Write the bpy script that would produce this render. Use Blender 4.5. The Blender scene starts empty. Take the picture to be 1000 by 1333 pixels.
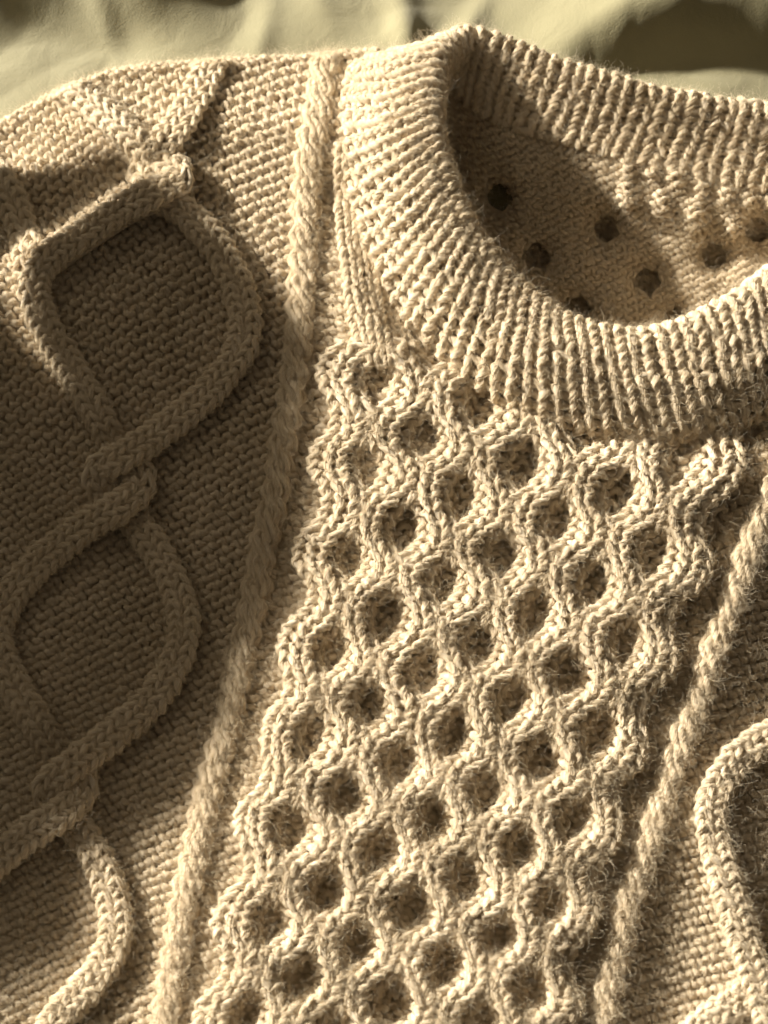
import bpy, math
import numpy as np

rng = np.random.default_rng(7)
SC = bpy.context.scene
CM = 0.01                       # all modelling below is in centimetres, written out in metres

# ------------------------------------------------------------------ camera, light, exposure
TILT = math.radians(25.0)
DIST = 75.0
HALF = 18.5                     # half the picture width, cm, at the focus plane
Z0 = 3.0
RT = np.array([1.0, 0, 0])
UP = np.array([0, math.cos(TILT), math.sin(TILT)])
FW = np.array([0, math.sin(TILT), -math.cos(TILT)])
EYE = np.array([0, 0, Z0]) - FW * DIST

cam_d = bpy.data.cameras.new("camera")
cam = bpy.data.objects.new("camera", cam_d)
SC.collection.objects.link(cam)
SC.camera = cam
cam.location = EYE * CM
cam.rotation_euler = (TILT, 0, 0)
cam_d.sensor_fit = 'HORIZONTAL'
cam_d.angle = 2 * math.atan(HALF / DIST)
cam_d.clip_start = 0.01
cam_d.clip_end = 50
cam_d.dof.use_dof = True
cam_d.dof.focus_distance = (DIST - 0.5) * CM
cam_d.dof.aperture_fstop = 14.0

SUN_EL = math.radians(19.0)
SUN_AZ = math.radians(-30.0)    # direction the light travels, seen from above
LDIR = np.array([math.cos(SUN_EL) * math.cos(SUN_AZ), math.cos(SUN_EL) * math.sin(SUN_AZ), -math.sin(SUN_EL)])
lamp_d = bpy.data.lights.new("window_light", 'SPOT')
lamp = bpy.data.objects.new("window_light", lamp_d)
SC.collection.objects.link(lamp)
LD = 500.0
lpos = np.array([0, 0, Z0]) - LDIR * LD
lamp.location = lpos * CM
lamp.rotation_euler = (math.pi / 2 - SUN_EL, 0, SUN_AZ - math.pi / 2)
lamp_d.energy = 5300
lamp_d.color = (1.0, 0.932, 0.79)
lamp_d.spot_size = math.radians(14)
lamp_d.spot_blend = 0.3
lamp_d.shadow_soft_size = 0.09

# soft daylight of the same window, high on the far left side
soft_d = bpy.data.lights.new("window_skylight", 'AREA')
soft = bpy.data.objects.new("window_skylight", soft_d)
SC.collection.objects.link(soft)
soft_d.shape = 'RECTANGLE'; soft_d.size = 1.6; soft_d.size_y = 1.3
soft.location = (-1.6, 1.25, 1.05)
_v = np.array([1.6, -1.25, -1.02]); _v /= np.linalg.norm(_v)
import mathutils
soft.rotation_euler = mathutils.Vector(_v).to_track_quat('-Z', 'Y').to_euler()
soft_d.energy = 14.0
soft_d.color = (1.0, 0.87, 0.65)

world = bpy.data.worlds.new("World")
SC.world = world
world.use_nodes = True
bg = world.node_tree.nodes["Background"]
bg.inputs[0].default_value = (1.0, 0.83, 0.60, 1)
bg.inputs[1].default_value = 0.075
SC.view_settings.view_transform = 'Standard'
SC.view_settings.look = 'None'
SC.view_settings.exposure = 0.0
SC.cycles.max_bounces = 8
SC.cycles.diffuse_bounces = 5

# ------------------------------------------------------------------ projection helpers
def at(px, py, z):
    """photo pixel + height (cm) -> point in the place (cm)"""
    px, py, z = np.broadcast_arrays(np.asarray(px, float), np.asarray(py, float), np.asarray(z, float))
    k = HALF / 500.0 / DIST
    d = (px - 500)[..., None] * k * RT + (666.5 - py)[..., None] * k * UP + FW
    t = (z - EYE[2]) / d[..., 2]
    return EYE + d * t[..., None]

def proj(P):
    v = P - EYE
    k = HALF / 500.0 / DIST
    f = v @ FW
    return 500 + (v @ RT) / f / k, 666.5 - (v @ UP) / f / k

def smooth(a, b, x):
    t = np.clip((np.asarray(x, float) - a) / (b - a), 0, 1)
    return t * t * (3 - 2 * t)

def crom(pts, n):
    """Catmull-Rom through pts (m,k) sampled n per span"""
    p = np.asarray(pts, float)
    p = np.vstack([2 * p[0] - p[1], p, 2 * p[-1] - p[-2]])
    out = []
    t = np.linspace(0, 1, n, endpoint=False)[:, None]
    for i in range(1, len(p) - 2):
        a, b, c, d = p[i - 1], p[i], p[i + 1], p[i + 2]
        out.append(0.5 * (2 * b + (c - a) * t + (2 * a - 5 * b + 4 * c - d) * t ** 2 + (3 * b - a - 3 * c + d) * t ** 3))
    out.append(p[-2][None])
    return np.vstack(out)

class Curve:
    """arc-length curve in px"""
    def __init__(self, pts):
        q = crom(pts, 24)
        s = np.r_[0, np.cumsum(np.linalg.norm(np.diff(q, axis=0), axis=1))]
        self.L = s[-1]
        ss = np.arange(0, self.L, 2.0)
        x = np.interp(ss, s, q[:, 0]); y = np.interp(ss, s, q[:, 1])
        k = np.hanning(9); k /= k.sum()
        pad = lambda a: np.r_[2 * a[0] - a[4:0:-1], a, 2 * a[-1] - a[-2:-6:-1]]
        x = np.convolve(pad(x), k, 'valid'); y = np.convolve(pad(y), k, 'valid')
        tx, ty = np.gradient(x), np.gradient(y)
        l = np.hypot(tx, ty)
        self.s, self.x, self.y, self.tx, self.ty = ss, x, y, tx / l, ty / l
    def __call__(self, v):
        v = np.asarray(v, float)
        f = lambda a: np.interp(v, self.s, a)
        x, y, tx, ty = f(self.x), f(self.y), f(self.tx), f(self.ty)
        over = np.where(v < 0, v, np.where(v > self.s[-1], v - self.s[-1], 0))
        return x + tx * over, y + ty * over, tx, ty

def in_poly(px, py, poly):
    c = np.zeros(np.shape(px), bool); n = len(poly)
    for i in range(n):
        x1, y1 = poly[i]; x2, y2 = poly[(i + 1) % n]
        c ^= ((y1 > py) != (y2 > py)) & (px < (x2 - x1) * (py - y1) / (y2 - y1 + 1e-9) + x1)
    return c

class Noise2:
    def __init__(self, seed, scale, n=6):
        r = np.random.default_rng(seed)
        a = r.uniform(0, 2 * np.pi, n); f = r.uniform(0.5, 1.5, n) / scale
        self.kx, self.ky, self.p = np.cos(a) * f, np.sin(a) * f, r.uniform(0, 6.28, n)
        self.n = n
    def __call__(self, x, y):
        o = 0
        for i in range(self.n):
            o = o + np.sin(x * self.kx[i] + y * self.ky[i] + self.p[i])
        return o / math.sqrt(self.n)

# ------------------------------------------------------------------ materials
def wool_material(name, col, hair):
    m = bpy.data.materials.new(name)
    m.use_nodes = True
    nt = m.node_tree; nt.nodes.clear()
    N = nt.nodes.new; L = nt.links.new
    out = N('ShaderNodeOutputMaterial')
    geo = N('ShaderNodeNewGeometry')
    ns = N('ShaderNodeTexNoise'); ns.inputs['Scale'].default_value = 260; ns.inputs['Detail'].default_value = 4
    nl = N('ShaderNodeTexNoise'); nl.inputs['Scale'].default_value = 28
    L(geo.outputs['Position'], ns.inputs['Vector']); L(geo.outputs['Position'], nl.inputs['Vector'])
    mix = N('ShaderNodeMix'); mix.data_type = 'RGBA'
    c2 = [c * f for c, f in zip(col, (0.80, 0.77, 0.70))]
    mix.inputs['A'].default_value = (*c2, 1); mix.inputs['B'].default_value = (*col, 1)
    ad = N('ShaderNodeMath'); ad.operation = 'ADD'
    L(ns.outputs['Fac'], ad.inputs[0]); L(nl.outputs['Fac'], ad.inputs[1])
    mr = N('ShaderNodeMapRange'); mr.inputs['From Min'].default_value = 0.65; mr.inputs['From Max'].default_value = 1.3
    L(ad.outputs[0], mr.inputs['Value'])
    fac = mr.outputs['Result']
    if hair:
        hi = N('ShaderNodeHairInfo')
        av = N('ShaderNodeMath'); av.operation = 'MULTIPLY_ADD'; av.inputs[1].default_value = 0.7
        ha = N('ShaderNodeMath'); ha.operation = 'MULTIPLY'; ha.inputs[1].default_value = 0.4
        L(fac, ha.inputs[0])
        L(hi.outputs['Random'], av.inputs[0]); L(ha.outputs[0], av.inputs[2])
        fac = av.outputs[0]
    L(fac, mix.inputs['Factor'])
    dif = N('ShaderNodeBsdfDiffuse'); dif.inputs['Roughness'].default_value = 0.6
    tr = N('ShaderNodeBsdfTranslucent')
    L(mix.outputs['Result'], dif.inputs['Color']); L(mix.outputs['Result'], tr.inputs['Color'])
    ms = N('ShaderNodeMixShader'); ms.inputs[0].default_value = 0.32 if hair else 0.12
    L(dif.outputs[0], ms.inputs[1]); L(tr.outputs[0], ms.inputs[2])
    last = ms.outputs[0]
    if hair:
        gl = N('ShaderNodeBsdfGlossy'); gl.inputs['Roughness'].default_value = 0.45
        gl.inputs['Color'].default_value = (1, 0.93, 0.8, 1)
        m2 = N('ShaderNodeMixShader'); m2.inputs[0].default_value = 0.03
        L(last, m2.inputs[1]); L(gl.outputs[0], m2.inputs[2]); last = m2.outputs[0]
    else:
        bp = N('ShaderNodeBump'); bp.inputs['Strength'].default_value = 0.5; bp.inputs['Distance'].default_value = 0.0004
        nb = N('ShaderNodeTexNoise'); nb.inputs['Scale'].default_value = 1800; nb.inputs['Detail'].default_value = 3
        L(geo.outputs['Position'], nb.inputs['Vector']); L(nb.outputs['Fac'], bp.inputs['Height'])
        L(bp.outputs['Normal'], dif.inputs['Normal'])
    L(last, out.inputs['Surface'])
    return m

WOOL = (0.79, 0.693, 0.565)
M_YARN = wool_material("wool_yarn", WOOL, False)
M_FIBRE = wool_material("wool_fibre", (0.822, 0.737, 0.60), True)

def sheet_material():
    m = bpy.data.materials.new("cotton_sheet"); m.use_nodes = True
    nt = m.node_tree; N = nt.nodes.new; L = nt.links.new
    b = nt.nodes['Principled BSDF']
    b.inputs['Roughness'].default_value = 0.85
    b.inputs['Sheen Weight'].default_value = 0.25
    geo = N('ShaderNodeNewGeometry')
    n1 = N('ShaderNodeTexNoise'); n1.inputs['Scale'].default_value = 40; n1.inputs['Detail'].default_value = 6
    L(geo.outputs['Position'], n1.inputs['Vector'])
    mix = N('ShaderNodeMix'); mix.data_type = 'RGBA'
    mix.inputs['A'].default_value = (0.175, 0.158, 0.083, 1); mix.inputs['B'].default_value = (0.22, 0.198, 0.108, 1)
    L(n1.outputs['Fac'], mix.inputs['Factor']); L(mix.outputs['Result'], b.inputs['Base Color'])
    n2 = N('ShaderNodeTexNoise'); n2.inputs['Scale'].default_value = 1300; n2.inputs['Detail'].default_value = 3
    L(geo.outputs['Position'], n2.inputs['Vector'])
    n3 = N('ShaderNodeTexNoise'); n3.inputs['Scale'].default_value = 38; n3.inputs['Detail'].default_value = 5; n3.inputs['Distortion'].default_value = 1.2
    L(geo.outputs['Position'], n3.inputs['Vector'])
    b3 = N('ShaderNodeBump'); b3.inputs['Strength'].default_value = 0.14; b3.inputs['Distance'].default_value = 0.006
    L(n3.outputs['Fac'], b3.inputs['Height'])
    bp = N('ShaderNodeBump'); bp.inputs['Strength'].default_value = 0.35; bp.inputs['Distance'].default_value = 0.0008
    L(b3.outputs['Normal'], bp.inputs['Normal'])
    L(n2.outputs['Fac'], bp.inputs['Height']); L(bp.outputs['Normal'], b.inputs['Normal'])
    return m
M_SHEET = sheet_material()

# ------------------------------------------------------------------ object helpers
def mesh_obj(name, verts, quads, mat, parent=None):
    me = bpy.data.meshes.new(name)
    verts = np.asarray(verts, np.float32) * CM
    quads = np.asarray(quads, np.int32)
    me.vertices.add(len(verts)); me.vertices.foreach_set('co', verts.ravel())
    me.loops.add(quads.size); me.loops.foreach_set('vertex_index', quads.ravel())
    me.polygons.add(len(quads))
    me.polygons.foreach_set('loop_start', np.arange(0, quads.size, 4, dtype=np.int32))
    me.polygons.foreach_set('loop_total', np.full(len(quads), 4, np.int32))
    me.polygons.foreach_set('use_smooth', np.ones(len(quads), bool))
    me.update(calc_edges=True)
    me.materials.append(mat)
    o = bpy.data.objects.new(name, me)
    SC.collection.objects.link(o)
    if parent is not None:
        o.parent = parent
    return o

class Bag:
    def __init__(self): self.v, self.q, self.n = [], [], 0
    def add(self, v, q):
        self.v.append(v); self.q.append(q + self.n); self.n += len(v)
    def build(self, name, parent, mat=None):
        return mesh_obj(name, np.vstack(self.v), np.vstack(self.q), mat or M_YARN, parent)

FIB = []        # (points, sizes) of the fibres that wrap each yarn
FLY = []        # (P, N, T, r) samples where loose hairs start
NSEG = 12
SIDES = 6

def emit_yarn(bag, C, Nn, r, nf, SIDES=6):
    n = len(C)
    T = np.gradient(C, axis=0); T /= np.linalg.norm(T, axis=1, keepdims=True) + 1e-9
    N1 = Nn - (Nn * T).sum(1, keepdims=True) * T
    N1 /= np.linalg.norm(N1, axis=1, keepdims=True) + 1e-9
    B = np.cross(T, N1)
    th = np.arange(SIDES) * 2 * np.pi / SIDES
    s = np.r_[0, np.cumsum(np.linalg.norm(np.diff(C, axis=0), axis=1))]
    rm = float(np.mean(r))
    pitch = 8.5 * rm
    ply = 0.10 * np.cos(3 * (th[None] - s[:, None] * 2 * np.pi / pitch)) if SIDES > 6 else np.zeros((n, SIDES))
    rr = (np.asarray(r)[:, None] * (0.93 + ply))[..., None]
    ring = C[:, None] + rr * (np.cos(th)[None, :, None] * N1[:, None] + np.sin(th)[None, :, None] * B[:, None])
    i = np.arange(n - 1)[:, None] * SIDES; j = np.arange(SIDES)[None]; j2 = (j + 1) % SIDES
    q = np.stack([i + j, i + j2, i + SIDES + j2, i + SIDES + j], -1).reshape(-1, 4)
    bag.add(ring.reshape(-1, 3), q)
    # wrapping fibres: three plies, each a small bundle
    for k in range(nf):
        ply = k % 3
        base = ply * 2.094 + rng.normal(0, 0.42)
        a = base + s * (2 * np.pi / pitch) + rng.normal(0, 0.10, n).cumsum() * 0.5
        g = np.asarray(r) * (0.985 + 0.10 * abs(rng.normal(0, 0.6)) + rng.normal(0, 0.04, n))
        p = C + g[:, None] * (np.cos(a)[:, None] * N1 + np.sin(a)[:, None] * B)
        FIB.append(p.astype(np.float32))
    FLY.append((C.astype(np.float32), N1.astype(np.float32), B.astype(np.float32), T.astype(np.float32), np.asarray(r, np.float32)))

def surf(S, U, V, up, eps=1.0):
    P = S(U, V)
    du = S(U + eps, V) - S(U - eps, V)
    dv = S(U, V + eps) - S(U, V - eps)
    n = np.cross(du, dv)
    n /= np.linalg.norm(n, axis=-1, keepdims=True) + 1e-12
    if up is None:
        n = np.where(n[..., 2:3] < 0, -n, n)
    else:
        n = n * up
    return P, n

def in_frame(px, py, P):
    return (px > -130) & (px < 1130) & (py > -60) & (py < 1470)

def knit(bag, S, nw, nr, su, sv, u0, v0, face, r, mask=None, up=None, nf=9, a=0.17, hh=0.80, d=0.17, lining=0.16, jit=0.06, sides=6):
    """nw x nr stitches over the surface S(u,v): each row is one yarn of linked loops.  face +1 = purl bumps, -1 = knit V's"""
    T = np.arange(nw * NSEG + 1) * 2 * np.pi / NSEG
    tt = T[None] - np.pi
    rows = np.arange(nr)[:, None] + 0.5
    jx = np.repeat(rng.normal(0, jit, (nr, nw + 1)), NSEG, 1)[:, :nw * NSEG + 1]
    jy = np.repeat(rng.normal(0, jit, (nr, nw + 1)), NSEG, 1)[:, :nw * NSEG + 1]
    jz = np.repeat(rng.normal(0, jit * 0.7, (nr, nw + 1)), NSEG, 1)[:, :nw * NSEG + 1]
    ker = np.hanning(NSEG); ker /= ker.sum()
    sm = lambda A: np.apply_along_axis(lambda x: np.convolve(np.pad(x, NSEG // 2, mode='edge'), ker, 'same')[NSEG // 2:-(NSEG // 2)], 1, A)
    jx, jy, jz = sm(jx), sm(jy), sm(jz)
    U = u0 + su * (T[None] / (2 * np.pi) + a * np.sin(2 * tt) + jx)
    V = v0 + sv * (rows + hh * np.cos(tt) * 1.0 + jy)
    V = np.broadcast_to(V, U.shape)
    W = 0.037 * su * (face * d * np.cos(2 * tt) + jz)
    P, n = surf(S, U, V, up)
    C = P + n * W[..., None]
    # which stitches exist
    uc = u0 + su * (np.arange(nw) + 0.5); vc = v0 + sv * (np.arange(nr) + 0.5)
    UC, VC = np.meshgrid(uc, vc)
    PC = S(UC, VC)
    px, py = proj(PC)
    ok = in_frame(px, py, PC)
    if mask is not None:
        ok &= mask(px, py, UC, VC)
    rad = r * 0.037 * (1 + 0.10 * sm(np.repeat(rng.normal(0, 0.8, (nr, nw + 1)), NSEG, 1)[:, :nw * NSEG + 1]))
    for j in range(nr):
        row = ok[j]
        if not row.any():
            continue
        e = np.flatnonzero(np.diff(np.r_[0, row.astype(int), 0]))
        for b, c in zip(e[::2], e[1::2]):
            sl = slice(b * NSEG, c * NSEG + 1)
            emit_yarn(bag, C[j, sl], n[j, sl], rad[j, sl], nf, sides)
    if lining:
        UG, VG = np.meshgrid(u0 + su * np.arange(nw + 1), v0 + sv * np.arange(nr + 1))
        PG, NG = surf(S, UG, VG, up)
        PG = PG - NG * lining
        idx = np.arange((nw + 1) * (nr + 1)).reshape(nr + 1, nw + 1)
        q = np.stack([idx[:-1, :-1], idx[:-1, 1:], idx[1:, 1:], idx[1:, :-1]], -1)[ok]
        if len(q):
            used, inv = np.unique(q, return_inverse=True)
            bag.add(PG.reshape(-1, 3)[used], inv.reshape(-1, 4))

# ------------------------------------------------------------------ the shape of the lying sweater
XS = [-150, -60, 0, 50, 100, 150, 200, 300, 400, 480, 600]
YS = [215, 190, 168, 140, 116, 100, 93, 86, 82, 74, 60]
ysil = lambda px: np.interp(px, XS, YS)
ROPE_L = Curve([(432, 0), (428, 60), (418, 110), (404, 200), (396, 300), (392, 400), (380, 510), (362, 620), (343, 720), (320, 830),
                (296, 940), (270, 1040), (246, 1150), (226, 1260), (214, 1340), (204, 1440)])
ROPE_R = Curve([(1060, 500), (1014, 620), (984, 695), (950, 790), (915, 890), (880, 990), (843, 1100), (812, 1200), (790, 1300), (778, 1440)])
STRAND_R = [(1090, 940), (1010, 955), (960, 990), (930, 1040), (930, 1090), (950, 1160), (975, 1240), (1000, 1320), (1030, 1420)]
hn = Noise2(3, 70); hn2 = Noise2(5, 160)
rope_r_x = lambda py: np.interp(py, ROPE_R.y, ROPE_R.x)
rope_l_x = lambda py: np.interp(py, ROPE_L.y, ROPE_L.x)
_sr = Curve(STRAND_R)
str_r_x = lambda py: np.interp(py, _sr.y[_sr.y.argmin():], _sr.x[_sr.y.argmin():])

def seg_dist(px, py, a, b):
    ax, ay = a; bx, by = b
    t = np.clip(((px - ax) * (bx - ax) + (py - ay) * (by - ay)) / ((bx - ax) ** 2 + (by - ay) ** 2), 0, 1)
    return np.hypot(px - ax - t * (bx - ax), py - ay - t * (by - ay))

def height(px, py):
    h = 3.0 + 0.06 * hn(px, py) + 0.12 * hn2(px, py)
    d = py - ysil(px)
    h = h - 1.35 * (1 - smooth(-10, 95, d)) * (1 - smooth(470, 560, px))
    sy = 235 - 0.57 * (px - 225)
    hol = smooth(160, 205, py) * (1 - smooth(-50, -12, py - sy)) * (1 - smooth(150, 205, px))
    h = h - hol * (0.62 - 0.0035 * np.clip(px - 70, -150, 120))
    h = h + 0.45 * np.exp(-(seg_dist(px, py, (30, 340), (225, 235)) / 38) ** 2)
    h = h + 0.75 * np.exp(-(seg_dist(px, py, (86, 106), (186, 190)) / 21) ** 2)
    # sleeve valley between shoulder cable and body
    h = h - 0.35 * np.exp(-((px - rope_l_x(py) + 130) / 90) ** 2) * smooth(250, 400, py)
    # right of the right rope the sleeve falls away
    dr = px - rope_r_x(py)
    h = h - 0.70 * smooth(0, 120, dr) * (1 - smooth(900, 1150, py)) - 0.3 * smooth(0, 90, dr) * smooth(900, 1150, py)
    ds = px - str_r_x(py)
    h = h + 0.45 * np.exp(-(ds / 70) ** 2) * smooth(960, 1080, py)
    # body swells a little under the honeycomb
    h = h + 0.35 * smooth(0, 120, px - rope_l_x(py)) * smooth(0, 140, -dr)
    return h

_co = [(1150, 455), (1045, 517), (960, 548), (880, 566), (800, 562), (720, 545), (640, 508), (575, 455), (522, 395), (485, 325), (460, 255)]
def groove(px, py):
    """the body dips along the collar's lower edge"""
    d = np.full(np.broadcast(px, py).shape, 1e9)
    for a, b in zip(_co[:-1], _co[1:]):
        d = np.minimum(d, seg_dist(px, py, a, b))
    return 0.55 * (1 - smooth(8, 55, d))

def place(px, py, zoff):
    """fabric point; past the far shoulder edge the fabric rolls down to the sheet"""
    d = py - ysil(px)
    over = np.where(px < 520, np.clip(-d, 0, None), 0)
    py2 = py + over
    P = at(px, py2, height(px, py2) + zoff - groove(px, py2))
    a = np.clip(over * 0.037 / 0.9, 0, 2.2)
    P = P + np.stack([0 * a, 0.9 * np.sin(np.clip(a, 0, 1.57)) * 0.8, -0.9 * (1 - np.cos(np.clip(a, 0, 1.57))) - np.clip(a - 1.57, 0, None) * 0.9], -1)
    return P

# ------------------------------------------------------------------ collar ring
ST = []  # stations: O, M, R, I, B points
NC = at(800, 265, 3.5)
def front(o, r, zo, zr, bulge=0.95):
    O = at(*o, zo)
    R = at(*r, zr)
    m = (o[0] * 0.5 + r[0] * 0.5, o[1] * 0.5 + r[1] * 0.5)
    M = at(*m, (zo + zr) / 2 + bulge)
    O2 = O + np.array([0, 0, -0.5])
    i = NC - R; i[2] = 0; i /= np.linalg.norm(i)
    I = R + i * 0.35 + np.array([0, 0, -0.75]); B = R + i * 0.30 + np.array([0, 0, -2.2])
    ST.append([O2, O + np.array([0, 0, 0.4]), M, R, I, B])
def back(r, b, zr, zb):
    R = at(*r, zr); B = at(*b, zb)
    I = at(r[0] * .5 + b[0] * .5, r[1] * .5 + b[1] * .5, zr * .5 + zb * .5 - 0.15)
    M = R + np.array([-0.1, 0.75, -0.7]); O = R + np.array([-0.2, 1.0, -2.0]); O2 = R + np.array([-0.2, 1.1, -3.4])
    ST.append([O2, O, M, R + np.array([0, 0.15, 0.0]), I, B])
front((1150, 455), (1120, 255), 3.0, 4.7, 0.6)
front((1045, 517), (1014, 352), 3.1, 4.8, 0.6)
front((960, 548), (932, 408), 3.15, 4.8, 0.6)
front((880, 566), (852, 438), 3.25, 4.7, 0.5)
front((800, 562), (776, 434), 3.3, 4.6, 0.6)
front((720, 545), (714, 406), 3.4, 4.4)
front((640, 508), (665, 367), 3.4, 4.45)
front((575, 455), (627, 320), 3.35, 4.7, 1.05)
front((522, 395), (598, 274), 3.3, 4.9, 1.05)
front((485, 325), (578, 224), 3.2, 5.1, 1.05)
front((460, 255), (566, 180), 3.0, 5.2, 1.05)
front((450, 190), (562, 140), 2.8, 5.3, 1.05)
front((455, 130), (566, 100), 2.6, 5.35, 0.85)
front((478, 88), (576, 66), 2.4, 5.35)
back((608, 50), (597, 120), 5.3, 3.2)
back((655, 62), (628, 150), 5.0, 2.9)
back((705, 82), (672, 170), 4.9, 2.8)
back((765, 102), (735, 186), 4.8, 2.8)
back((830, 120), (797, 204), 4.7, 2.8)
back((905, 136), (875, 224), 4.6, 2.8)
back((1000, 150), (975, 246), 4.5, 2.8)
back((1110, 160), (1085, 262), 4.4, 2.8)
ST = np.array(ST)                                             # (n,6,3)
_A = crom(ST.reshape(len(ST), -1), 12).reshape(-1, 6, 3)      # fine along the ring
_G = np.stack([crom(a, 10) for a in _A])                      # (nphi, nv, 3)
_mid = _G[:, 25]
_sphi = np.r_[0, np.cumsum(np.linalg.norm(np.diff(_mid, axis=0), axis=1))]   # cm along the ring
_uni = np.arange(0, _sphi[-1], 0.12)
_G = np.stack([[np.interp(_uni, _sphi, _G[:, j, c]) for c in range(3)] for j in range(_G.shape[1])], 0).transpose(2, 0, 1)
_sv = np.concatenate([np.zeros((len(_G), 1)), np.cumsum(np.linalg.norm(np.diff(_G, axis=1), axis=2), axis=1)], 1)
VLEN = float(_sv[:, -1].mean())
_vn = np.linspace(0, 1, 90)
_G2 = np.empty((len(_G), 90, 3))
for _i in range(len(_G)):
    for _c in range(3):
        _G2[_i, :, _c] = np.interp(_vn * _sv[_i, -1], _sv[_i], _G[_i, :, _c])
COLLAR_LEN = _uni[-1]
def collar_S(U, V):
    """U cm*27 along the ring (px-like), V px-like from the outer edge over the rim to the inner edge"""
    fu = np.clip(np.asarray(U) * 0.037 / 0.12, 0, len(_G2) - 1.001)
    fv = np.clip(np.asarray(V) * 0.037 / VLEN * 89, 0, 88.999)
    fu, fv = np.broadcast_arrays(fu, fv)
    i = fu.astype(int); j = fv.astype(int); a = (fu - i)[..., None]; b = (fv - j)[..., None]
    return (_G2[i, j] * (1 - a) * (1 - b) + _G2[i + 1, j] * a * (1 - b) + _G2[i, j + 1] * (1 - a) * b + _G2[i + 1, j + 1] * a * b)

# polygon of the collar's mid-line: no body stitches inside it
_poly = []
for s in ST[:14]:
    p = s[1] * 0.62 + s[3] * 0.38
    _poly.append(proj(p))
for s in ST[14:]:
    _poly.append(proj(s[3] + np.array([0, 0.9, 0])))
_poly = np.array(_poly)
def inside_collar(px, py):
    return in_poly(px, py, _poly)

# ------------------------------------------------------------------ honeycomb lattice (measured hole centres)
HOLES = {(0,0):(599,952),(1,1):(640,1033),(2,2):(679,1108),(3,3):(715,1177),(-1,1):(528,993),(-2,2):(446,1036),(-3,3):(374,1084),
 (0,2):(568,1072),(1,3):(607,1150),(2,4):(646,1225),(3,5):(688,1285),(0,4):(541,1192),(-1,3):(497,1117),(-1,5):(470,1231),(-2,4):(419,1165),
 (-2,6):(395,1276),(-3,5):(350,1198),(2,0):(705,982),(3,-1):(786,964),(3,1):(748,1072),(2,-2):(735,880),(1,-1):(663,916),(-1,-1):(548,880),
 (-2,0):(479,916),(-3,1):(407,964),(0,-2):(614,838),(1,-3):(699,805),(2,-4):(768,760),(3,-3):(810,844),(-2,-2):(506,805),(-3,-1):(431,844),
 (-1,-3):(578,769),(0,-4):(645,724),(-2,-4):(532,690),(-3,-3):(461,736),(1,-5):(731,684),(3,-5):(852,724),(-1,-5):(604,651),(0,-6):(679,606),
 (2,-6):(815,636),(3,-7):(890,606),(-2,-6):(556,570),(-3,-5):(481,621),(-3,-7):(490,495),(-1,-7):(616,528)}
_k = np.array(list(HOLES.keys()), float); _p = np.array(list(HOLES.values()), float)
def _basis(c, r):
    return np.stack([np.ones_like(c), c, r, c * r, c * c, r * r, r * r * c, r ** 3], -1)
_coef, *_ = np.linalg.lstsq(_basis(_k[:, 0], _k[:, 1]), _p, rcond=None)
print("lattice residual px", np.abs(_basis(_k[:, 0], _k[:, 1]) @ _coef - _p).mean())
CU, RU = 56.0, 60.0             # px per lattice unit
def lattice(c, r):
    c, r = np.broadcast_arrays(np.asarray(c, float), np.asarray(r, float))
    rc = np.clip(r, -8, 6.5)
    q = _basis(c, rc) @ _coef
    q = q + (_basis(c, rc + 0.5) - _basis(c, rc - 0.5)) @ _coef * (r - rc)[..., None]
    return q[..., 0] + 3.2 * _lx(c * 56, r * 60), q[..., 1] + 3.2 * _ly(c * 56, r * 60)
_lx = Noise2(31, 26, 8); _ly = Noise2(32, 26, 8); _ld = Noise2(33, 30, 8)
def depth(c, r):
    return (0.72 + 0.045 * (np.asarray(r) + 6.0)) * (1 + 0.16 * _ld(np.asarray(c) * 56, np.asarray(r) * 60))

def hex_pit(c, r):
    """1 at a hole centre, 0 between"""
    return np.abs(np.cos(np.pi * (c - r) / 2) * np.cos(np.pi * (c + r) / 2))

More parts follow.
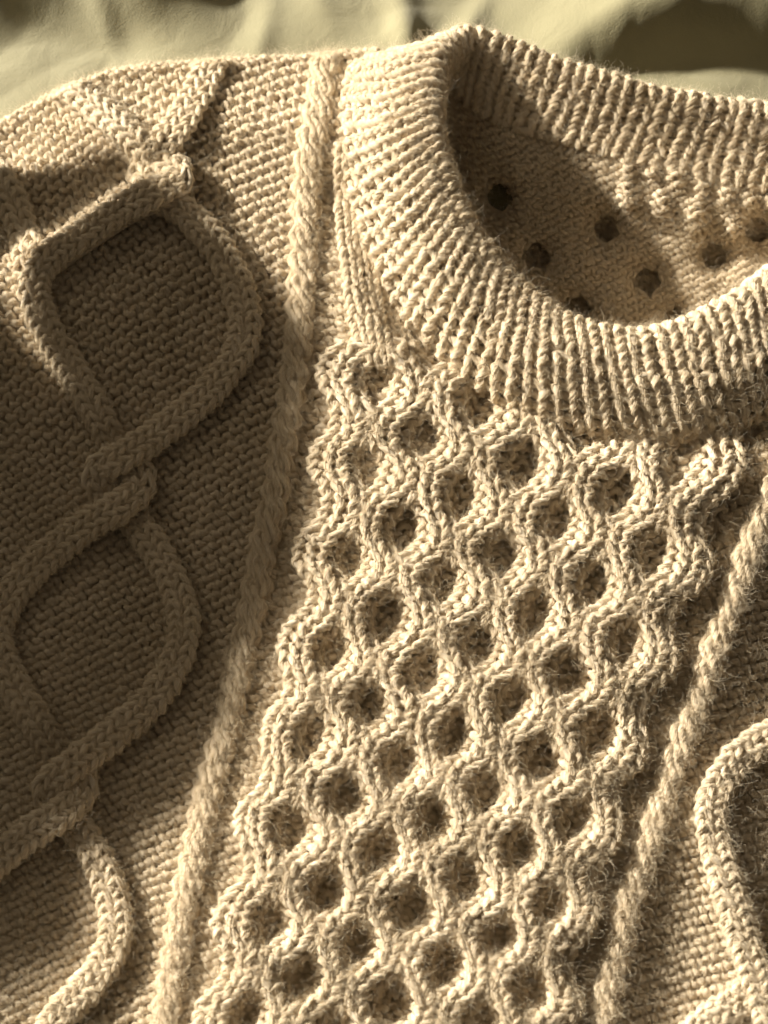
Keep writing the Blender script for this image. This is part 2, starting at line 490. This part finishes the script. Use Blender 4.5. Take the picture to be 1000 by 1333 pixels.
# ================================================================== build: bed sheet
def build_sheet():
    gx = np.arange(-46, 46.01, 0.22); gy = np.arange(-40, 46.01, 0.22)
    X, Y = np.meshgrid(gx, gy)
    px, py = proj(np.stack([X, Y, 0 * X], -1))
    w1 = Noise2(11, 2.6, 7); w2 = Noise2(12, 1.1, 7); w3 = Noise2(13, 6.0, 5)
    z = 0.15 * w1(X * 1.0 + Y * 0.5, Y * 0.45 - X * 0.2) + 0.022 * w2(X * 1.2, Y * 0.6) + 0.22 * w3(X, Y)
    z = z + 0.05 * np.abs(w1(Y * 0.9 + 3, X * 0.7))
    w4 = Noise2(14, 0.55, 9)
    z = z + 0.11 * np.abs(w2(Y * 0.8 - X * 0.5, X * 0.5)) + 0.03 * w4(X, Y * 0.7)
    z *= 0.35 + 0.65 * smooth(6, 14, Y)
    # the fold behind the collar on the right: lit crest, dark side toward the sweater
    dfold = py - np.interp(px, [560, 700, 735, 770, 820, 900, 1000, 1200], [120, 96, 84, 66, 52, 46, 46, 60])
    z = z - 1.6 * (1 - smooth(17.5, 22, Y))
    amp = smooth(620, 880, px)
    z = z + amp * 3.0 * (1 - smooth(-24, 56, dfold)) * (1 - 0.8 * smooth(0, 330, -dfold))
    # creases along the top: a long one on the left whose near side is in shade, short ones running down to the shoulder
    z = z + 2.4 * (1 - smooth(-52, 64 + 0.02 * px, py + 8 * np.sin(px / 47))) * (1 - smooth(170, 330, px)) * (0.6 + 0.4 * smooth(-400, -30, py))
    for cx, am, sg, lean in [(268, 0.55, 24, 0.25), (345, 0.30, 16, -0.2), (430, 0.25, 22, 0.35), (528, 0.60, 22, 0.15), (610, 0.25, 18, -0.5), (60, 0.25, 26, 0.5), (140, 0.2, 18, 0.3)]:
        d_ = px - cx - lean * (py - 40)
        z = z + am * np.exp(-(d_ / sg) ** 2) * (1 - smooth(40, 120, py)) * (0.5 + 0.5 * np.sin(py / 60 + cx))
    n, m = X.shape
    idx = np.arange(n * m).reshape(n, m)
    q = np.stack([idx[:-1, :-1], idx[:-1, 1:], idx[1:, 1:], idx[1:, :-1]], -1).reshape(-1, 4)
    V0 = np.stack([X, Y, z], -1).reshape(-1, 3)
    # added out-of-view fold, cut to the wanted shadow outline to shade the sleeve
    shade = [(-160, 184), (0, 182), (36, 190), (110, 182), (138, 180), (162, 196), (182, 212), (204, 232), (220, 242), (252, 252), (300, 300), (385, 385), (440, 480), (452, 560), (440, 650),
             (414, 750), (352, 905), (258, 1010), (140, 1120), (0, 1265), (-160, 1430)]
    gap = [(-30, 332), (40, 304), (120, 258), (190, 222), (228, 236), (200, 262), (130, 300), (66, 342), (56, 390), (80, 440), (98, 480), (70, 492), (30, 425), (8, 375)]
    gy = np.arange(-30, 45, 0.25); gz = np.arange(-0.2, 24, 0.25); Xc = -34.0
    YY, ZZ = np.meshgrid(gy, gz)
    W = np.stack([Xc + 0 * YY, YY, ZZ], -1)
    def land(zl):
        return proj(W + LDIR * ((ZZ - zl) / -LDIR[2])[..., None])
    a1 = in_poly(*land(3.5), shade); a2 = in_poly(*land(3.9), gap)
    low = ZZ < (3.0 + 0.6 * (-19 - Xc) * math.tan(SUN_EL))          # always out of the picture
    yl, yh = YY[a1].min(), YY[a1].max()
    keep = (a1 & ~a2) | (low & (YY > yl) & (YY < yh))
    bx = 0.5 * np.sin(YY * 0.55) + 0.25 * np.sin(YY * 1.3 + ZZ * 0.4)
    K = keep[:-1, :-1] & keep[1:, 1:] & keep[:-1, 1:] & keep[1:, :-1]
    ny = len(gy); ii = np.arange(ny * len(gz)).reshape(len(gz), ny)
    # openings cut in the added fold so some light reaches the sleeve hollow
    hollow = [(-160, 150), (130, 150), (175, 190), (185, 215), (120, 258), (40, 304), (-30, 335), (-160, 380)]
    hx, hy = land(3.0)
    loose = in_poly(hx, hy, hollow)[:-1, :-1]
    I2, J2 = np.meshgrid(np.arange(K.shape[1]), np.arange(K.shape[0]))
    K &= ~(loose & ((I2 + 2 * J2) % 5 < 3))
    qf = np.stack([ii[:-1, :-1], ii[:-1, 1:], ii[1:, 1:], ii[1:, :-1]], -1)[K]
    F1 = np.stack([Xc + bx, YY, ZZ], -1).reshape(-1, 3); F2 = F1 - [0.8, 0, 0]
    nv = len(F1); rim = []
    e = np.concatenate([qf[:, [0, 1]], qf[:, [1, 2]], qf[:, [2, 3]], qf[:, [3, 0]]])
    key = e[:, 0] * 10 ** 7 + e[:, 1]; rev = e[:, 1] * 10 ** 7 + e[:, 0]
    be = e[~np.isin(key, rev)]
    rim = np.stack([be[:, 1], be[:, 0], be[:, 0] + nv, be[:, 1] + nv], -1)
    qa = np.concatenate([qf, qf[:, ::-1] + nv, rim]); used, inv = np.unique(qa, return_inverse=True)
    q = np.concatenate([q, inv.reshape(-1, 4) + len(V0)])
    V0 = np.concatenate([V0, np.concatenate([F1, F2])[used]])
    o = mesh_obj("bedsheet", V0, q, M_SHEET)
    o["kind"] = "structure"
    o["label"] = "rumpled pale cream cotton bedsheet that the sweater lies on, with an added unseen fold that shades the sleeve"
    return o
build_sheet()

# ================================================================== build: sweater
sweater = bpy.data.objects.new("sweater", None)
SC.collection.objects.link(sweater)
sweater["label"] = "cream hand-knitted wool sweater with honeycomb front, diamond cables and ribbed crew neck"
sweater["category"] = "sweater"

not_neck = lambda px, py, U, V: ~inside_collar(px, py)

# ---- left: reverse stockinette of sleeve and shoulder
_ang = lambda v: np.radians(np.interp(v, [-60, 150, 350, 650, 900, 1150, 1450], [33, 33, 26, 13, 15, 22, 26]))
def S_left(U, V):
    x, y, tx, ty = ROPE_L(V)
    u = np.asarray(U)
    an = _ang(V)
    ue = np.where(u < 0, -u, 0)
    qx = x + u * np.cos(an) * np.where(u < 0, 1, 1)
    qy = y + np.where(u < 0, np.tan(an) * np.cos(an) * (u + np.clip(ue, 0, 560) ** 2 / 1150 * 1.0), np.sin(an) * u)
    return place(qx, qy, 0.0)
def mask_left(px, py, U, V):
    c_edge = np.interp(py, [60, 480, 560, 700, 800, 900, 1000, 1100, 1200, 1330, 1450], [445, 452, 470, 440, 420, 395, 365, 350, 330, 300, 290])
    return ~inside_collar(px, py) & ((px < c_edge + 14) | (py < 260))
b = Bag()
knit(b, S_left, 36, 110, 18.5, 15.0, -592, -110, +1, 4.5, mask_left, nf=16, d=0.29, a=0.12, hh=0.82, lining=0.24)
pl = b.build("purl_fabric", sweater)
pl["label"] = "plain purl ground of the sleeve and shoulder"

# ---- right: reverse stockinette beyond the right rope cable
def S_right(U, V):
    x, y, tx, ty = ROPE_R(V)
    an = np.radians(30.0)
    qx = x + U * np.cos(an); qy = y + U * np.sin(an)
    return place(qx, qy, 0.0)
def mask_right(px, py, U, V):
    return ~inside_collar(px, py)
b = Bag()
knit(b, S_right, 20, 76, 18.5, 15.0, -44, -60, +1, 4.5, mask_right, nf=16, d=0.29, a=0.12, hh=0.82, lining=0.24)
pr = b.build("purl_fabric", sweater)
pr["label"] = "plain purl ground beyond the right rope cable"

# ---- honeycomb panel: recessed ground and eight wavy cords
def S_honey(U, V):
    c = np.asarray(U) / CU; r = np.asarray(V) / RU
    qx, qy = lattice(c, r)
    edge = smooth(3.3, 4.1, np.abs(c))
    return place(qx, qy, 0.22 * (1 - edge) - 0.48 * depth(c, r) * hex_pit(c, r) * (1 - edge))
b = Bag()
knit(b, S_honey, 24, 80, 22.0, 16.5, -264, -12 * RU, +1, 5.0, not_neck, nf=14, d=0.24, a=0.13, hh=0.86, jit=0.1, lining=0.2)
hp = b.build("honeycomb_panel", sweater)
hp["label"] = "honeycomb cable panel down the front of the sweater"
honey_mask = lambda px, py, U, V: ~inside_collar(px, py) & ~((py < 452) & (px < 545))
CW = 57.0
for k in range(-4, 4):
    def S_cord(U, V, k=k):
        r = np.asarray(V) / RU
        ph = np.cos(np.pi * (r - k)); ph = np.tanh(1.0 * ph) / np.tanh(1.0)
        amp = 0.235 if -4 < k < 3 else 0.18
        if k == -4: off = np.where(ph > 0, 0, 0.20) * 0 - 0.0
        c = k + 0.5 + amp * ph + np.asarray(U) / CU + 0.02 * np.sin(r * 2.1 + k * 1.7)
        qx, qy = lattice(c, r)
        # where two cords meet one passes over the other
        meet = np.sin(np.pi * (r - k)) * (1 if k % 2 else -1)
        z = 0.20 + 0.58 * np.sqrt(np.clip(1 - np.abs(np.asarray(U) / (CW * 0.59)) ** 3.4, 0, 1)) + 0.12 * meet
        z = z - 0.60 * depth(c, r) * smooth(0.22, 0.88, hex_pit(c, r)) * smooth(-4.0, -3.2, c) * smooth(-4.0, -3.2, -c)
        return place(qx, qy, z)
    b = Bag()
    knit(b, S_cord, 2, 95, CW / 2, 13.6, -CW / 2, -12 * RU, -1, 5.0, honey_mask, nf=24, a=0.225, hh=0.80, d=0.06, lining=0.18, jit=0.035, sides=9)
    b.build("honeycomb_cord", hp)

# ---- strands laid over the ground
def strand(bag, pts, w, nw, lift, bumps=(), sv=14.6, r=4.6, mask=not_neck, side=None, nf=24):
    cv = pts if isinstance(pts, Curve) else Curve(pts)
    def S(U, V):
        x, y, tx, ty = cv(V)
        U = np.asarray(U)
        du = U + (side[0](V) if side else 0)
        qx, qy = x - ty * du, y + tx * du
        z = 0.10 + lift * np.sqrt(np.clip(1 - np.abs(U / (w * 0.56)) ** 3.2, 0, 1)) - 0.15 * np.exp(-(U / 4.5) ** 2)
        for (bx, by, amt, sg) in bumps:
            z = z + amt * np.exp(-((x - bx) ** 2 + (y - by) ** 2) / (2 * sg * sg))
        if side: z = z + side[1](V)
        return place(qx, qy, z)
    knit(bag, S, nw, int(cv.L / sv), w / nw, sv, -w / 2, 0, -1, r, mask, nf=nf, a=0.28, hh=0.80, d=0.11, lining=0.20, jit=0.05, sides=9)

def cable(name, label, strands):
    root = None
    for i, a in enumerate(strands):
        b = Bag(); strand(b, **a)
        if i == 0:
            root = b.build(name, sweater); root["label"] = label
        else:
            b.build("cable_strand", root)
    return root

# rope cables: two strands, each a bundle of yarns, twisted round each other
def rope(curve, label, half, ph0, mask):
    root = bpy.data.objects.new("rope_cable", None); SC.collection.objects.link(root)
    root.parent = sweater; root["label"] = label
    V = np.arange(0, curve.L, 2.6)
    x, y, tx, ty = curve(V)
    ph = V * math.pi / half + 0.35 * np.sin(V / 83.0 + ph0) + ph0
    for i in range(2):
        f = ph + i * math.pi
        for k in range(6):
            b = Bag()
            g = k * 1.047 + V * 0.012 + i
            ou = 7.0 * np.cos(f) + 9.0 * np.cos(g) * (1.0 + 0.15 * np.sin(V * 0.05 + k)) + rng.normal(0, 1.6, len(V)).cumsum() * 0.0 + 0.9 * np.sin(V * 0.31 + k * 2.1)
            oz = 0.32 + 0.10 * np.sin(f) + 0.19 * np.sin(g) + 0.03 * np.sin(V * 0.27 + k)
            qx, qy = x - ty * ou, y + tx * ou
            P = place(qx, qy, oz)
            e = place(qx + 1, qy, oz) - P; e2 = place(qx, qy + 1, oz) - P
            n = np.cross(e2, e); n /= np.linalg.norm(n, axis=1, keepdims=True)
            n = np.where(n[:, 2:3] < 0, -n, n)
            px, py = proj(P)
            ok = in_frame(px, py, P) & mask(px, py, None, None)
            run = np.flatnonzero(np.diff(np.r_[0, ok.astype(int), 0]))
            for p0, p1 in zip(run[::2], run[1::2]):
                if p1 - p0 > 6:
                    rad = 0.037 * 4.9 * (1 + 0.10 * np.sin(V[p0:p1] * 0.42 + k * 1.3 + i))
                    emit_yarn(b, P[p0:p1], n[p0:p1], rad, 22, 9)
            if b.n:
                b.build("cable_strand", root)
rope(ROPE_L, "twisted rope cable between sleeve and honeycomb", 31.0, 0.4, not_neck)
rope(ROPE_R, "twisted rope cable on the far side of the honeycomb", 31.0, 1.0, not_neck)

DW = 39.0
D = dict(w=DW, nw=2, lift=0.66)
# crossing centres
X1, X2, X3 = (212, 205), (150, 605), (82, 1010)
sR = [(290, 40), (268, 100), (244, 145), (214, 185), (190, 215), (196, 250), (240, 275), (282, 320), (313, 380), (318, 440), (290, 490), (232, 545), (165, 592), (128, 612), (140, 645),
      (185, 690), (222, 750), (240, 810), (228, 865), (190, 920), (130, 970), (75, 1012), (62, 1035), (88, 1065), (122, 1110), (146, 1170), (150, 1225), (122, 1275), (80, 1320), (40, 1390)]
sL = [(40, 68), (88, 110), (126, 138), (162, 168), (196, 200), (235, 226), (214, 246), (165, 268), (112, 302), (60, 340), (45, 385), (68, 440), (100, 490), (128, 540), (152, 585), (182, 622), (168, 652),
      (112, 685), (55, 730), (12, 780), (-4, 830), (18, 890), (48, 940), (78, 985), (108, 1020), (92, 1050), (40, 1085), (-15, 1130), (-70, 1170)]
cable("diamond_cable", "diamond lattice cable crossing down the sleeve", [
    dict(pts=sR, bumps=[(192, 218, -0.45, 22), (236, 160, 0.25, 25), (150, 598, 0.36, 26), (150, 652, -0.5, 22), (85, 1005, 0.36, 26), (75, 1050, -0.5, 22)], **D),
    dict(pts=sL, bumps=[(198, 200, -0.4, 20), (200, 252, 0.35, 26), (150, 582, -0.5, 24), (150, 662, 0.36, 26), (78, 985, -0.5, 24), (75, 1060, 0.36, 26)], **D),
    dict(pts=[(-70, 170), (-25, 205), (8, 245), (30, 300), (38, 350)], bumps=[(38, 345, -0.4, 22)], **D)])
cable("diamond_cable", "diamond cable strand at the right edge", [
    dict(pts=STRAND_R, bumps=[], **D),
    dict(pts=[(860, 1420), (905, 1345), (955, 1310), (1000, 1270), (1060, 1220)], bumps=[(985, 1280, -0.3, 30)], **D)])
# strand peeping in at the far left edge
# ---- knit strip on the shoulder beside the collar
STRIP = Curve([(462, 200), (462, 260), (466, 320), (474, 380), (486, 440), (498, 490)])
def S_strip(U, V):
    x, y, tx, ty = STRIP(V)
    return place(x - U, y + 0 * U, 0.62 - 0.25 * smooth(15, 32, np.abs(U)))
b = Bag()
knit(b, S_strip, 4, 23, 19.0, 12.4, -50, -10, -1, 4.6, lambda px, py, U, V: ~inside_collar(px, py), nf=22, a=0.20, hh=0.82, d=0.10, sides=9)
o = b.build("shoulder_strip", sweater); o["label"] = "plain knit saddle strip beside the collar"

# ---- inside of the back seen through the neck opening
_bl = ST[14:, 5]
_blx, _bly = proj(_bl)
PITS = [(790, 298), (700, 335), (842, 366), (930, 334), (652, 258), (752, 402), (985, 300), (880, 420)]
def back_z(x, y, V):
    z = 2.75 - 2.45 * smooth(0, 150, V)
    for (hx, hy) in [(880, 232), (912, 244), (945, 254), (975, 266), (1006, 272), (848, 220), (818, 216), (860, 262), (905, 282), (955, 296), (815, 258)]:
        z = z + 0.42 * np.exp(-((x - hx) / 9.5) ** 2 - ((y - hy) / 17) ** 2)
    return z + 0.07 * _bn(x, y * 1.2)
_bn = Noise2(21, 13, 6)
_bt = lambda x: np.interp(x, [540, 597, 628, 672, 735, 797, 875, 975, 1085, 1200], [95, 112, 140, 160, 176, 194, 214, 236, 252, 265])
def S_back(U, V):
    x = np.asarray(U) + 0.0 * np.asarray(V)
    y = _bt(x) + np.asarray(V)
    z = back_z(x, y, V)
    for (hx, hy) in PITS:
        dx, dy = x - hx, y - hy
        rr = np.hypot(dx, dy) + 1e-6
        r2 = np.sqrt(rr ** 2 + 18.0 ** 2 * np.exp(-(rr / 30) ** 2))
        z = z - 0.75 * np.exp(-(r2 / 27) ** 3)
        x, y = hx + dx * r2 / rr, hy + dy * r2 / rr
    return at(x, y, z)
def back_mask(px, py, U, V):
    ok = px > 560
    yy = _bt(U) + V
    for (hx, hy) in PITS:
        ok &= np.hypot(U - hx, yy - hy) > 11.0
    return ok
b = Bag()
# the far wall of each pit, a little below the fabric
ug, vg = np.meshgrid(np.arange(560, 1130, 7.0), np.arange(-4, 345, 7.0))
PB = at(ug, _bt(ug) + vg, back_z(ug, _bt(ug) + vg, vg) - 1.45)
ib = np.arange(ug.size).reshape(ug.shape)
b.add(PB.reshape(-1, 3), np.stack([ib[:-1, :-1], ib[:-1, 1:], ib[1:, 1:], ib[1:, :-1]], -1).reshape(-1, 4))
def S_pit(U, V):
    y = _bt(U) + V
    return at(U, y, back_z(U, y, V) - 1.25)
def pit_mask(px, py, U, V):
    yy = _bt(U) + V
    return np.any([np.hypot(U - hx, yy - hy) < 36 for hx, hy in PITS], axis=0)
knit(b, S_pit, 42, 32, 14.0, 11.0, 545, -6, +1, 3.7, pit_mask, nf=12, jit=0.12, d=0.24, a=0.13, hh=0.86, lining=0)
knit(b, S_back, 42, 32, 14.0, 11.0, 545, -6, +1, 3.7, back_mask, nf=12, jit=0.08, d=0.24, a=0.13, hh=0.86, lining=0.15)
bp_ = b.build("back_panel", sweater); bp_["label"] = "inside of the back seen through the neck opening"
# ---- ribbed collar
b = Bag()
nphi = int(COLLAR_LEN / 0.25)
UG, VG = np.meshgrid(np.linspace(0, COLLAR_LEN / 0.037 - 2, nphi), np.linspace(0, VLEN / 0.037 - 1, 40))
PG, NG = surf(collar_S, UG, VG, 1.0)
csign = 1.0 if NG[12, :nphi // 2, 2].mean() > 0 else -1.0
PG = PG - csign * NG * 0.12
idx = np.arange(PG.shape[0] * PG.shape[1]).reshape(PG.shape[:2])
b.add(PG.reshape(-1, 3), np.stack([idx[:-1, :-1], idx[:-1, 1:], idx[1:, 1:], idx[1:, :-1]], -1).reshape(-1, 4))
col = b.build("ribbed_collar", sweater); col["label"] = "knit ribbed crew neck band"
PITCH = 37.5
nrib = int(COLLAR_LEN / 0.037 / PITCH)
for i in range(nrib):
    uc = (i + 0.5) * PITCH + rng.normal(0, 0.6)
    hw = PITCH / 2
    lift = 0.20 * (1 + rng.normal(0, 0.08)); wob = rng.uniform(0, 6.28)
    def S_rib(U, V, uc=uc, lift=lift, wob=wob):
        U = np.asarray(U)
        lean = 1.2 * np.sin(np.asarray(V) * 0.035 + wob)
        P = collar_S(uc + U + lean, V)
        e = 1.5
        du = collar_S(uc + U + e, V) - collar_S(uc + U - e, V)
        dv = collar_S(uc + U, V + e) - collar_S(uc + U, V - e)
        n = np.cross(du, dv); n /= np.linalg.norm(n, axis=-1, keepdims=True) + 1e-12
        z = lift * np.sqrt(np.clip(1 - (U / (hw * 1.25)) ** 2, 0, 1))
        return P + csign * n * z[..., None]
    bb = Bag()
    knit(bb, S_rib, 1, int(VLEN / 0.037 / 12.4), 2 * hw, 12.8, -hw, 0, -1, 5.9, None, up=csign, nf=24, a=0.165, hh=0.80, d=0.06, lining=0, jit=0.04, sides=9)
    if bb.n:
        bb.build("rib", col)

# ================================================================== wool fibres
def hair_obj(name, arrays, sizes, radii, parent, label):
    hc = bpy.data.hair_curves.new(name)
    hc.add_curves([int(s) for s in sizes])
    pos = (arrays * CM).astype(np.float32)
    hc.attributes['position'].data.foreach_set('vector', pos.ravel())
    ra = hc.attributes.get('radius') or hc.attributes.new('radius', 'FLOAT', 'POINT')
    ra.data.foreach_set('value', (radii * CM).astype(np.float32))
    hc.materials.append(M_FIBRE)
    o = bpy.data.objects.new(name, hc)
    SC.collection.objects.link(o)
    o.parent = parent
    o["kind"] = "stuff"
    o["label"] = label
    return o

sizes = np.array([len(f) for f in FIB]); pts = np.vstack(FIB)
print("fibre points", len(pts), "curves", len(sizes))
hair_obj("yarn_fibre", pts, sizes, np.full(len(pts), 0.0080, np.float32), sweater, "spun wool fibres wrapping every stitch")

C = np.vstack([f[0] for f in FLY]); N1 = np.vstack([f[1] for f in FLY]); B1 = np.vstack([f[2] for f in FLY]); T1 = np.vstack([f[3] for f in FLY]); R1 = np.concatenate([f[4] for f in FLY])
NFLY = 1250000
K = 6
i = rng.integers(0, len(C), NFLY)
th = rng.normal(0, 0.9, NFLY)
nd = np.cos(th)[:, None] * N1[i] + np.sin(th)[:, None] * B1[i]
start = C[i] + nd * R1[i][:, None] * 0.9
dirn = nd * rng.uniform(0.10, 0.95, NFLY)[:, None] + T1[i] * rng.normal(0, 0.8, NFLY)[:, None] + rng.normal(0, 0.35, (NFLY, 3))
dirn /= np.linalg.norm(dirn, axis=1, keepdims=True)
Ln = np.clip(rng.exponential(0.30, NFLY), 0.10, 1.2)
lng = rng.random(NFLY) < 0.03
Ln[lng] = rng.uniform(0.5, 1.3, lng.sum())
hp_ = np.empty((NFLY, K, 3), np.float32); hp_[:, 0] = start
curl = rng.normal(0, 1, (NFLY, 3)); 
for k in range(1, K):
    dirn = dirn + 0.30 * np.cross(dirn, curl) + rng.normal(0, 0.16, (NFLY, 3)) - nd * 0.06
    dirn /= np.linalg.norm(dirn, axis=1, keepdims=True)
    hp_[:, k] = hp_[:, k - 1] + dirn * (Ln / (K - 1))[:, None]
rad = np.linspace(1, 0.5, K)[None] * (rng.uniform(0.0022, 0.0042, NFLY))[:, None]
hair_obj("wool_fuzz", hp_.reshape(-1, 3), np.full(NFLY, K), rad.ravel(), sweater, "loose hairs standing off the wool")
print("tris", sum(len(o.data.polygons) * 2 for o in SC.objects if o.type == 'MESH'))
